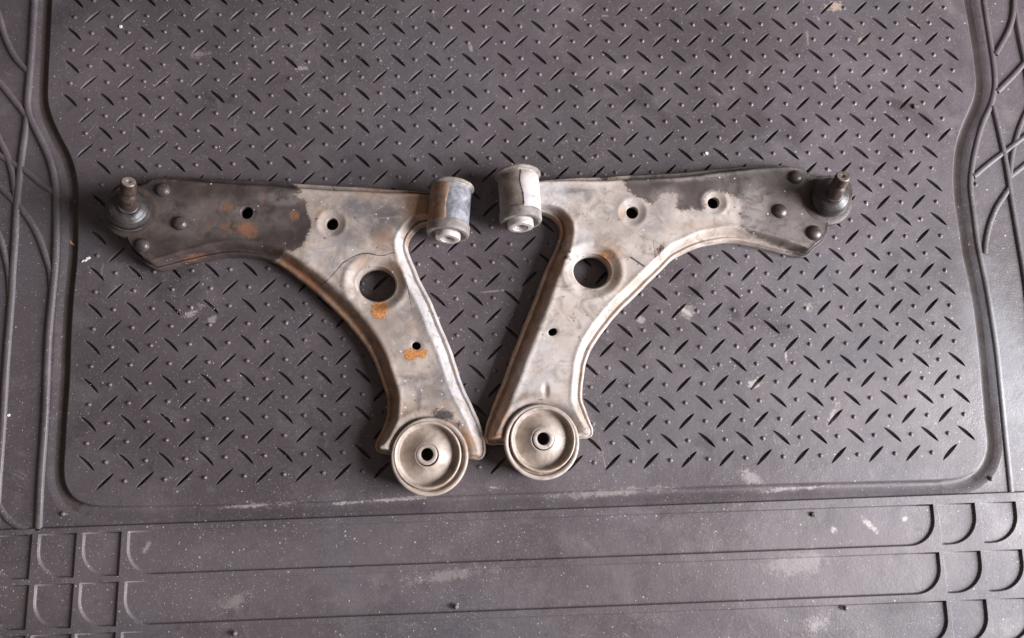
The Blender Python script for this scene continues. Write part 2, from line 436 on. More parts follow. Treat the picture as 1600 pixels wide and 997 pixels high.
def nub_mesh():
    V, Fc = [], []; m = 10
    prof = [(.0030, .0), (.0023, .0003), (.0019, .0010), (.0013, .0016), (.0007, .0019)]
    for r_, z in prof: V += [(r_ * math.cos(2 * math.pi * i / m), r_ * math.sin(2 * math.pi * i / m), z) for i in range(m)]
    for k in range(len(prof) - 1):
        for i in range(m): Fc.append((k*m+i, k*m+(i+1) % m, (k+1)*m+(i+1) % m, (k+1)*m+i))
    Fc.append(tuple((len(prof)-1)*m+i for i in range(m)))
    me = mesh(V, Fc, 'nub'); me.materials.append(RUB)
    me.polygons.foreach_set('use_smooth', [True] * len(me.polygons)); return me
g_n = nub_mesh()

# --- centre panel with its slots
loops = [[tuple(p) for p in ring]]
for (i, j), (sx, sy) in [(c, (HX, HY)) for c in slash] + [(c, (HX, -HY)) for c in back]:
    cx, cy = cell(i, j)
    loops.append([(cx + x, cy + y) for x, y in lens(sx, sy)])
allc = np.array([cell(i, j) for i, j in slash] + [cell(i, j) for i, j in back])
dirs = np.array([(HX, HY)] * len(slash) + [(HX, -HY)] * len(back))
def keep_panel(c):
    ok = np.ones(len(c), bool)
    for a in range(0, len(c), 4000):
        q = c[a:a+4000]
        k = ((q[:, None] - allc[None]) ** 2).sum(2).argmin(1)
        d = q - allc[k]; u = dirs[k] / np.linalg.norm(dirs[k], axis=1)[:, None]
        s = (d * u).sum(1) / math.hypot(HX, HY); t = d[:, 0] * -u[:, 1] + d[:, 1] * u[:, 0] - .0006 * (1 - s * s)
        ok[a:a+4000] = ~((abs(s) < 1) & (abs(t) < .0022 * np.maximum(0, 1 - s * s) ** .72))
    return ok
v, f, _ = triangulate(loops, keep=keep_panel)
mpart('centre_panel', np.c_[v, np.zeros(len(v))], f, smooth=False)

def spread(kind, items):
    """the 300 nearest the camera as parts, the rest as one joined part"""
    def key(t):
        x, y = cell(*t[0]); q = RC.T @ (np.array([x, y, 0]) - CP)
        px, py = 800 + F * q[0] / -q[2], 498.5 - F * q[1] / -q[2]
        return -q[2] + (10 if not (0 < px < 1600 and 0 < py < 997) else 0)
    items = sorted(items, key=key)
    for (c, me) in items[:300]:
        o = bpy.data.objects.new(kind, me); COL.objects.link(o); o.parent = MAT
        x, y = cell(*c); o.location = (x - mat_base[0], y - mat_base[1], 0)
    V, Fc = [], []
    for (c, me) in items[300:]:
        s = len(V); x, y = cell(*c)
        V += [(p.co.x + x, p.co.y + y, p.co.z) for p in me.vertices]
        Fc += [tuple(s + k for k in p.vertices) for p in me.polygons]
    o = mpart(kind, V, Fc); o['kind'] = 'stuff'
spread('tread_slot', [(c, g_s) for c in slash] + [(c, g_b) for c in back])
spread('nub', [(c, g_n) for c in nubs])
for px, py in [(98, 803), (1548, 748), (1524, 288), (366, 990), (1321, 950), (712, 948), (118, 316)]:
    o = bpy.data.objects.new('nub', g_n); COL.objects.link(o); o.parent = MAT
    z = -.003 if py < 810 else 0
    p = at(px, py, z); o.location = (p[0] - mat_base[0], p[1] - mat_base[1], z - .0001); o.scale = (1.15, 1.15, 1.3)

# --- channel round the panel: a steep drop, then a slow rise outwards
prof = [(0, 0), (.0007, -.0002), (.0014, -.0008), (.0019, -.0018), (.0024, -.0048), (.0036, -.0070), (.0060, -.0078), (.0085, -.0072), (.011, -.0064), (.0135, -.0053), (.016, -.0042), (.0185, -.0034), (.0205, -.0030)]
V, Fc = [], []; m = len(ring)
for d, z in prof: V += [(*(ring[i] + RN[i] * d), z) for i in range(m)]
for k in range(len(prof) - 1):
    for i in range(m): Fc.append((k*m+i, (k+1)*m+i, (k+1)*m+(i+1) % m, k*m+(i+1) % m))
CH = [(d, z) for d, z in prof]
mpart('channel', V, Fc, mat=[RUB, RUB_SHADE])
chan = bpy.data.objects['channel'].data
chan.polygons.foreach_set('material_index', [1 if 4 <= k // m <= 8 and abs(RN[k % m][0]) > .45 else 0 for k in range(len(chan.polygons))])  # only the side stretches carry the shade in their colour
out_ring = ring + RN * .0205

# --- side border sheet at the lower level
def line_y(x): return 829.0 - .0372 * x
XL, XR, YT, YB = -300, 1900, -250, 1190
edge_top = [at(x, line_y(x))[:2] for x in np.linspace(XL, XR, 60)]
outer = [at(XL, YT)[:2]] + edge_top + [at(XR, YT)[:2]]
outer_low = [at(XL, YT)[:2]] + [(p[0], p[1] - .004) for p in edge_top] + [at(XR, YT)[:2]]
v, f, _ = triangulate([ccw(outer_low), [tuple(p) for p in out_ring]])
mpart('side_border', np.c_[v, np.full(len(v), -.0030)], f, smooth=False)

# --- ribs
def rib(pts, w=.0060, h=.0, zb=-.0034, taper=False):
    P = smooth_line([at(x, y, 0)[:2] for x, y in pts], step=.005)
    Nn = normals(P, closed=False)
    sec = [(-.5 * w - .0009, zb), (-.5 * w - .0001, h - .0009), (-.5 * w + .0007, h), (.5 * w - .0007, h), (.5 * w + .0001, h - .0009), (.5 * w + .0009, zb)]
    V, Fc = [], []; k = len(sec)
    for i in range(len(P)):
        f_ = 1.0
        V += [(P[i][0] + Nn[i][0] * s * f_, P[i][1] + Nn[i][1] * s * f_, z) for s, z in sec]
    for i in range(len(P) - 1):
        for j in range(k - 1): Fc.append((i*k+j, i*k+j+1, (i+1)*k+j+1, (i+1)*k+j))
    Fc.append(tuple(range(k))[::-1]); Fc.append(tuple((len(P)-1)*k + j for j in range(k)))
    o = mpart('rib', V, Fc); autosharp(o, 50); return o
ribs = [
 [(60, -250), (55, -60), (52, 0), (47, 84), (41, 160), (44.5, 181), (59, 211), (76, 249), (84.5, 287), (86.5, 337), (84.5, 410), (74, 527), (68.5, 653), (61.5, 754), (58, 829)],
 [(40, 180), (38, 200), (33, 236), (29, 270), (24.5, 316), (21, 380), (18, 420), (16, 463), (7.6, 569), (1.3, 674), (-5, 759), (-9, 832)],
 [(-40, -90), (-20, -20), (-4, 22), (2, 44), (10, 66), (23, 90), (44, 112)],
 [(-40, 88), (0, 131), (19, 154), (34, 173), (44, 188)],
 [(-40, 130), (-5, 213), (10, 245), (18, 274), (24, 318)],
 [(-40, 215), (0, 243), (38, 266), (63, 287), (88, 303)],
 [(-40, 250), (0, 293), (17, 310), (32, 327), (46, 346), (59, 371), (70, 401), (77, 424), (79, 450)],
 [(-40, 300), (-5, 365), (6, 400), (12, 430), (14, 462)],
 [(-12, 755), (-7, 785), (5, 806), (22, 821), (40, 828)],
 [(1529, -250), (1536, -60), (1540, 0), (1555, 98), (1557, 132), (1551, 161), (1537, 193), (1527, 229), (1521, 261), (1519, 292), (1525, 340), (1531, 384), (1545, 452), (1559, 540), (1569, 636), (1583, 773)],
 [(1590, -150), (1586, -40), (1586, 0), (1584, 26), (1576, 50), (1557, 84)],
 [(1586, 5), (1590, 25), (1595, 55), (1604, 100), (1612, 150)],
 [(1640, 60), (1604, 96), (1584, 118), (1560, 142)],
 [(1554, 165), (1560, 190), (1565, 212), (1571, 240), (1577, 273), (1581, 300), (1590, 353), (1598, 400), (1606, 450), (1616, 540), (1628, 640), (1642, 768)],
 [(1523, 275), (1549, 253), (1573, 235), (1603, 212), (1640, 185)],
 [(1580, 292), (1560, 322), (1549, 349), (1543, 375), (1541, 396)],
 [(1625, 140), (1604, 178), (1593, 205), (1584, 240), (1580, 275)],
 [(1580, 275), (1604, 256), (1640, 225)],
]
for k, q in enumerate(ribs): rib(q, h=-.00013 * (k % 10), w=.0060 - .0002 * (k % 3))

# --- lower border: a plate at the upper level with pockets sunk in it
def lerp(a, b, t): return a + (b - a) * t
rowtop = [(834.5, 783), (913, 858), (992, 934), (1075, 1014)]       # y at x=60 and x=1590
rowbot = [(905, 847), (984, 923), (1066, 1003), (1150, 1082)]
def ry(tab, k, x): return lerp(*tab[k], (x - 60) / 1530)
colL = [[(-82, -20), (-12, 51), (60, 120.5), (129.5, 190.5)], [(-90, -26), (-19, 46), (54, 116), (124, 186)], [(-97, -33), (-25, 40), (48, 112), (117, 181)], [(-104, -40), (-31, 34), (42, 107), (110, 176)]]
longx = [(199.5, 1458), (195, 1467.5), (189, 1478.6), (183, 1489)]
colR = [[(1465, 1523), (1530, 1587), (1595, 1652)], [(1473, 1532), (1537.5, 1597), (1604, 1664)], [(1484, 1541), (1546, 1608), (1614, 1676)], [(1495, 1553), (1559, 1621), (1628, 1690)]]
def pocket_px(k, x0, x1, rl, rr):
    """outline in photo points; rl/rr = rounded lower corner radius left/right"""
    def T(x): return ry(rowtop, k, x)
    def Bt(x): return ry(rowbot, k, x)
    sk = .055   # columns lean with the view
    def X(x, y):
        s = lerp(-.085, .125, (x - 60) / 1530); return x + s * (y - T(x)) if True else x
    pts = []
    nx = max(2, int((x1 - x0) / 40))
    for i in range(nx + 1):
        x = lerp(x0, x1, i / nx); pts.append((x, T(x)))
    hR = Bt(x1) - T(x1)
    if rr:
        for i in range(4): pts.append((x1, T(x1) + (hR - rr * 1.0) * (i + .5) / 4))
        for i in range(11):
            a = i / 10 * math.pi / 2; x = x1 - rr * (1 - math.cos(a)); pts.append((x, Bt(x) - rr * (1 - math.sin(a))))
    else:
        for i in range(1, 7): pts.append((x1, lerp(T(x1), Bt(x1), i / 6)))
    nb = max(2, int((x1 - x0) / 40))
    xa, xb = x1 - (rr or 0), x0 + (rl or 0)
    if xa - xb > 8:
        for i in range(1, nb): x = lerp(xa, xb, i / nb); pts.append((x, Bt(x)))
    if rl:
        for i in range(11):
            a = i / 10 * math.pi / 2; x = x0 + rl * (1 - math.sin(a)); pts.append((x, Bt(x) - rl * (1 - math.cos(a))))
        hL = Bt(x0) - T(x0)
        for i in range(4): pts.append((x0, T(x0) + (hL - rl) * (3.5 - i) / 4))
    else:
        for i in range(6): pts.append((x0, lerp(Bt(x0), T(x0), i / 6)))
    return [(X(x, y), y) for x, y in pts]
pockets = []
for k in range(4):
    for x0, x1 in colL[k]: pockets.append(pocket_px(k, x0, x1, 44, 0))
    pockets.append(pocket_px(k, longx[k][0], longx[k][1], 44, 42))
    for x0, x1 in colR[k]: pockets.append(pocket_px(k, x0, x1, 0, 44))
lowout = [p for p in edge_top] + [at(XR, YB)[:2], at(XL, YB)[:2]]
pl = [ccw(np.array([at(x, y)[:2] for x, y in q])) for q in pockets]
v, f, _ = triangulate([ccw(np.array(lowout))] + [[tuple(p) for p in q] for q in pl])
mpart('lower_border', np.c_[v, np.zeros(len(v))], f, smooth=False)
# its upper lip
P = np.array(edge_top); V, Fc = [], []
for dy, z in [(0, 0), (.0004, -.0002), (.0008, -.0010), (.0012, -.0034)]: V += [(p[0], p[1] + dy, z) for p in P]
for k in range(3):
    for i in range(len(P) - 1): Fc.append((k*len(P)+i, k*len(P)+i+1, (k+1)*len(P)+i+1, (k+1)*len(P)+i))
mpart('border_lip', V, Fc)
for q in pl:
    Nn = -normals(q); m = len(q); V = []; Fc = []
    pr = [(0, 0), (.0003, -.0001), (.0006, -.0005), (.0008, -.0020), (.0013, -.0027), (.0022, -.0029)]
    for d, z in pr: V += [(*(q[i] + Nn[i] * d), z) for i in range(m)]
    for k in range(len(pr) - 1):
        for i in range(m): Fc.append((k*m+i, k*m+(i+1) % m, (k+1)*m+(i+1) % m, (k+1)*m+i))
    inner = q + Nn * pr[-1][0]
    gx, gy = np.meshgrid(np.arange(inner[:, 0].min(), inner[:, 0].max(), .012), np.arange(inner[:, 1].min(), inner[:, 1].max(), .0117))
    gp = np.c_[gx.ravel(), gy.ravel()] + .0031; gp = gp[inside(gp, inner)]; gp = gp[edge_dist(gp, inner)[0] > .003]
    vv, ff, _ = triangulate([[tuple(p) for p in inner]], extra=gp)
    s = len(V); nw = len(Fc); V += [(x, y, pr[-1][1]) for x, y in vv]
    e1 = vv[ff[:, 1]] - vv[ff[:, 0]]; e2 = vv[ff[:, 2]] - vv[ff[:, 0]]
    ff = ff[np.abs(e1[:, 0] * e2[:, 1] - e1[:, 1] * e2[:, 0]) > 1e-10]
    Fc += [tuple(s + i for i in t) for t in ff]
    o = mpart('pocket', V, Fc)
    o.data.polygons.foreach_set('use_smooth', [k < nw for k in range(len(Fc))])
# underside slab edge of the mat
oc = [at(XL, YT), at(XR, YT), at(XR, YB), at(XL, YB)]
V = [(x, y, 0.0 if k > 1 else -.003) for k, (x, y, _) in enumerate(oc)] + [(x, y, -.0100) for x, y, _ in oc]
mpart('underside', V, [(0, 4, 5, 1), (1, 5, 6, 2), (2, 6, 7, 3), (3, 7, 4, 0), (4, 7, 6, 5)], smooth=False)

# ================================================================== THE TWO ARMS
def project(P):
    q = (np.asarray(P) - CP) @ RC
    return np.c_[800 + F * q[:, 0] / -q[:, 2], 498.5 - F * q[:, 1] / -q[:, 2]]
def ell(PX, cx, cy, rx, ry, rot=0, soft=.35):
    """soft patch, 1 in its middle"""
    c, s = math.cos(rot), math.sin(rot); dx, dy = PX[:, 0] - cx, PX[:, 1] - cy
    r = np.hypot((dx * c + dy * s) / rx, (-dx * s + dy * c) / ry)
    return 1 - sstep(1 - soft, 1 + soft, r)
def ellsd(PX, cx, cy, rx, ry, rot=0):
    c, s = math.cos(rot), math.sin(rot); dx, dy = PX[:, 0] - cx, PX[:, 1] - cy
    return (1 - np.hypot((dx * c + dy * s) / rx, (-dx * s + dy * c) / ry)) * min(rx, ry)
def softpoly(PX, poly, soft=6): return sstep(-soft, soft, sdist(PX, poly))
def line_field(PX, pts, w):
    d, _ = edge_dist(PX, np.array(pts, float), closed=False); return 1 - sstep(w * .5, w * 1.5, d)
def mx(*a):
    o = a[0]
    for q in a[1:]: o = np.maximum(o, q)
    return o

def fields_left(PX):
    P1 = [(120, 240), (457, 286), (470, 297), (471, 301), (461, 303), (465, 309), (477, 313), (479, 327), (482, 338), (487, 347), (484, 361), (477, 376), (470, 388), (460, 391), (446, 394), (436, 404), (415, 415), (120, 450)]
    r = {}
    r['paint'] = mx(sdist(PX, P1), ellsd(PX, 693, 648, 17, 8, .2), ellsd(PX, 716, 662, 4, 4), ellsd(PX, 676, 357, 9, 7), ellsd(PX, 700, 346, 7, 4))
    r['slate'] = mx(.9 * ell(PX, 560, 326, 30, 15, .1, .6), ell(PX, 598, 340, 26, 24, 0, .6), .9 * ell(PX, 588, 362, 18, 14, 0, .6), .7 * ell(PX, 524, 322, 14, 10), .6 * ell(PX, 640, 320, 24, 14),
                    .7 * ell(PX, 655, 490, 14, 40, -.4, .7), .5 * ell(PX, 690, 600, 18, 34, -.4, .7), .6 * ell(PX, 650, 600, 20, 9, .2, .5), .95 * ell(PX, 718, 322, 19, 50, 0, .3), .6 * ell(PX, 690, 285, 30, 8), .8 * ell(PX, 655, 618, 4, 26, 0, .4), .7 * ell(PX, 645, 590, 24, 3.5, .1, .5), .45 * ell(PX, 545, 372, 28, 14))
    r['dirt'] = mx(softpoly(PX, [(425, 392), (452, 396), (478, 420), (515, 452), (548, 478), (578, 512), (600, 545), (612, 580), (624, 612), (622, 640), (606, 668), (592, 700), (612, 720), (570, 730), (560, 690), (585, 620), (560, 550), (500, 490), (425, 420)], 5),  # lower-left flange: dirt plus its painted shade
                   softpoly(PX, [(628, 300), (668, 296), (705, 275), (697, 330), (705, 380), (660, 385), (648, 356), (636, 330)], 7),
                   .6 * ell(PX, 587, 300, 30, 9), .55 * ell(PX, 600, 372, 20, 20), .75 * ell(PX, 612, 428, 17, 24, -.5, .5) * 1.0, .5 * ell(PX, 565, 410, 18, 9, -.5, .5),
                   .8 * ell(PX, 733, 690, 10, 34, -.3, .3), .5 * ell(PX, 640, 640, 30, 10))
    r['pale'] = mx(.9 * softpoly(PX, [(612, 352), (630, 366), (650, 430), (690, 500), (752, 670), (750, 700), (700, 620), (668, 520), (640, 450), (618, 390)], 5), .7 * ell(PX, 728, 325, 9, 36, 0, .5), .4 * ell(PX, 520, 400, 40, 30))
    r['dust'] = mx(.25 * ell(PX, 330, 340, 120, 30), .4 * ell(PX, 440, 310, 40, 12))
    r['rust'] = mx(ell(PX, 596, 484, 15, 14, 0, .5), ell(PX, 642, 554, 10, 9, 0, .5), ell(PX, 660, 552, 11, 8, 0, .5), .55 * ell(PX, 684, 327, 6, 6), .35 * ell(PX, 670, 338, 10, 8), .32 * ell(PX, 483, 366, 6, 7), .3 * ell(PX, 452, 402, 9, 9))
    r['dullrust'] = mx(ell(PX, 387, 360, 18, 14, .5, .5), .8 * ell(PX, 352, 323, 12, 8), .7 * ell(PX, 408, 316, 7, 5), .9 * ell(PX, 460, 338, 8, 8), .75 * ell(PX, 300, 404, 22, 7, -.2), .5 * ell(PX, 350, 350, 40, 14),
                       .8 * ell(PX, 640, 376, 8, 14), .75 * ell(PX, 470, 425, 45, 12, .75, .5), .6 * ell(PX, 560, 530, 14, 45, -.6, .5), .9 * ell(PX, 677, 330, 12, 16))
    mk = [(500, 446), (509, 440), (518, 431), (527, 421), (535, 411), (546, 404), (556, 399), (566, 396), (578, 396), (590, 399), (600, 399), (616, 394)]
    r['mark'] = mx(1.0 * line_field(PX, mk, 1.0), .75 * line_field(PX, [(633, 434), (638, 455), (643, 482)], 1.0), .6 * line_field(PX, [(518, 291), (522, 296), (526, 295)], 1.2), .9 * ell(PX, 494, 342, 2.5, 2, 0, .2), .8 * ell(PX, 507, 371, 2.5, 1.6, 0, .2),
                   .9 * ell(PX, 664, 679, 3, 2.4, .3, .2), .9 * ell(PX, 624, 705, 2.6, 7, .2, .2), .6 * ell(PX, 630, 692, 2, 4, .3, .2), .62 * ell(PX, 692, 648, 15, 7, .2, .3))
    return r, [mk, [(633, 434), (643, 482)]]
def fields_right(PX):
    P1 = [(978, 296), (990, 304), (1000, 309), (1010, 314), (1021, 320), (1030, 306), (1045, 300), (1058, 302), (1057, 326), (1066, 328), (1076, 326), (1082, 322), (1092, 329), (1101, 327), (1103, 308), (1115, 300), (1124, 298), (1140, 303), (1155, 312), (1161, 322), (1157, 332), (1154, 336), (1160, 340), (1161, 346), (1157, 354), (1175, 366), (1200, 378), (1250, 404), (1290, 420), (1370, 340), (1350, 240), (1230, 250), (1060, 262), (990, 270), (976, 283)]
    top = [(936, 268), (966, 268), (962, 276), (950, 281), (940, 279)]
    r = {}
    r['paint'] = mx(sdist(PX, P1), sdist(PX, top), ellsd(PX, 1033, 388, 4, 8, .7), ellsd(PX, 886, 403, 6, 5), ellsd(PX, 1245, 420, 60, 10))
    r['slate'] = mx(.85 * ell(PX, 893, 299, 34, 5, 0, .5), .6 * ell(PX, 918, 306, 6, 10, 0, .5), .45 * ell(PX, 1020, 345, 32, 22, 0, .4), .35 * ell(PX, 975, 314, 18, 12, 0, .3), .3 * ell(PX, 942, 333, 14, 10, 0, .3), .6 * ell(PX, 822, 306, 12, 5), .55 * ell(PX, 795, 325, 20, 30, 0, .4), .5 * ell(PX, 808, 264, 34, 8), .8 * ell(PX, 884, 412, 9, 18, .2, .6), .3 * ell(PX, 880, 640, 26, 16))
    r['dirt'] = mx(softpoly(PX, [(862, 336), (880, 332), (893, 345), (899, 366), (892, 394), (877, 425), (853, 475), (831, 533), (809, 583), (797, 630), (790, 680), (770, 705), (745, 690), (775, 600), (825, 470), (858, 395), (868, 362)], 4),  # left flange: dirt together with shade put into the colour
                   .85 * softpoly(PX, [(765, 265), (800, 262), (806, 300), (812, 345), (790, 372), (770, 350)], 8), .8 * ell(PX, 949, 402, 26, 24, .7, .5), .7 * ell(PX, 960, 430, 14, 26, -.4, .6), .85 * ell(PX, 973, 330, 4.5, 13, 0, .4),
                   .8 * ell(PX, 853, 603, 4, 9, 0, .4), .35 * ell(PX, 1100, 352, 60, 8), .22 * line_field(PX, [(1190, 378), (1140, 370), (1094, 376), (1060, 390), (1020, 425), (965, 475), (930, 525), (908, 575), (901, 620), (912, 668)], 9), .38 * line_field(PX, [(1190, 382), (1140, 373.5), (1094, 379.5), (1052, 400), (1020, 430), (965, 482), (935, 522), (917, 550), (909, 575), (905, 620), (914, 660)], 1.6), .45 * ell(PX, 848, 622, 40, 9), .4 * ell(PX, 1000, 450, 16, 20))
    r['pale'] = mx(ell(PX, 848, 303, 40, 26, .1, .5), .7 * ell(PX, 905, 380, 26, 26), .55 * ell(PX, 840, 580, 30, 60, .3, .6), .12 * softpoly(PX, [(1180, 372), (1120, 372), (1060, 390), (1000, 440), (930, 530), (905, 600), (918, 690), (935, 680), (920, 600), (960, 500), (1060, 410), (1160, 385)], 4))
    r['dust'] = mx(.75 * ell(PX, 1175, 330, 26, 50, .1, .6), .45 * ell(PX, 1230, 370, 60, 28), .5 * ell(PX, 1060, 275, 90, 8), .35 * ell(PX, 1260, 380, 40, 20), .5 * ell(PX, 1040, 312, 26, 20), .25 * ell(PX, 1200, 300, 100, 60))
    r['rust'] = mx(.36 * ell(PX, 884, 357, 10, 22, .15, .6), .30 * ell(PX, 951, 404, 12, 8, .7, .5))
    r['dullrust'] = mx(.85 * ell(PX, 882, 358, 12, 30, 0, .6), .7 * ell(PX, 950, 404, 17, 12, .7, .5), .35 * ell(PX, 955, 425, 8, 20))
    sc_ = [(985, 402), (996, 409), (1006, 416)]
    m2 = [(1020, 374), (1022, 388), (1024, 402)]
    r['mark'] = mx(.95 * line_field(PX, sc_, 1.6), .9 * line_field(PX, m2, .7), .7 * line_field(PX, [(1160, 285), (1161, 310), (1159, 332)], .8), .8 * ell(PX, 1156, 334, 4, 3), .7 * ell(PX, 892, 374, 1.6, 2, 0, .2), .9 * ell(PX, 890, 393, 2.4, 3.4, .4, .2), .9 * ell(PX, 843, 624, 5, 1.6, .1, .2), .6 * line_field(PX, [(908, 322), (917, 326), (914, 310)], .7),
                   .55 * line_field(PX, [(1020, 398), (1060, 380), (1110, 368)], .8) * 0)
    return r, [sc_, m2]

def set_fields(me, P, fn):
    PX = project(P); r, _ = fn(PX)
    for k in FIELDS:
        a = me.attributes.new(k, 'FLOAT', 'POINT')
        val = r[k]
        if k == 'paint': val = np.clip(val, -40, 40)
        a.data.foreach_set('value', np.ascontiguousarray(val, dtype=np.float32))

def frame_of(axis, ref=(0, 0, 1)):
    a = Vector(axis).normalized(); r = Vector(ref)
    if abs(a.dot(r)) > .95: r = Vector((1, 0, 0))
    u = a.cross(r).normalized(); w = u.cross(a).normalized(); return a, u, w
def lathe(base, axis, prof, seg=72, cap0=False, cap1=False, wob=None):
    """prof: (radius, height along the axis)"""
    a, u, w = frame_of(axis); b = Vector(base); V = []; Fc = []
    for k, (r, h) in enumerate(prof):
        for i in range(seg):
            t = 2 * math.pi * i / seg
            rr = r * (1 + (wob(t, k) if wob else 0))
            V.append(tuple(b + a * h + u * (rr * math.cos(t)) + w * (rr * math.sin(t))))
    for k in range(len(prof) - 1):
        for i in range(seg): Fc.append((k*seg+i, k*seg+(i+1) % seg, (k+1)*seg+(i+1) % seg, (k+1)*seg+i))
    if cap0: Fc.append(tuple(range(seg))[::-1])
    if cap1: Fc.append(tuple((len(prof)-1)*seg + i for i in range(seg)))
    return V, Fc
def fine(prof, step=.0012):
    out = [prof[0]]
    for a, b in zip(prof[:-1], prof[1:]):
        L = math.dist(a, b); k = max(1, int(L / step))
        for j in range(1, k + 1): out.append((lerp(a[0], b[0], j / k), lerp(a[1], b[1], j / k)))
    return out

STEEL = {'L': steel_material('worn steel of the left arm', 3.1, True), 'R': steel_material('worn steel of the right arm', 8.7, False)}
RUST = plain('rusty threaded steel', (.085, .056, .047), .42, .3, (.032, .021, .018), 260)
STUDTOP = plain('scuffed stud end', (.30, .25, .22), .45, .4, (.16, .11, .09), 300)
BOOT = plain('greasy black rubber boot', (.017, .014, .015), .40, 0, (.055, .045, .043), 60, .0012)
GREASE = plain('greasy dirty housing', (.050, .036, .031), .55, 0, (.075, .055, .046), 90, .0008)
RIVET = plain('dark painted rivet', (.040, .032, .031), .36, .1, (.085, .068, .062), 160, .0008)
ALU = plain('scuffed bright metal end', (.62, .58, .56), .42, .25, (.42, .35, .31), 150)
DARKR = plain('weathered bushing rubber', (.145, .125, .112), .7, 0, (.27, .24, .22), 100, .0006)
DISC = plain('dirty tan pressed disc', (.47, .395, .335), .5, .1, (.30, .24, .195), 90, .0006)
SLL = plain('blue grey oxidised sleeve', (.15, .15, .168), .45, .3, (.40, .41, .44), 70, .0007)
SLR = plain('olive brown dirty sleeve', (.165, .135, .115), .6, .1, (.30, .25, .22), 70, .0007)
FLG = plain('bushing flange with grime', (.165, .142, .122), .6, .1, (.34, .30, .27), 110, .0007)
WIRE = plain('brown retaining ring', (.42, .31, .24), .5, .1, (.25, .16, .11), 150)

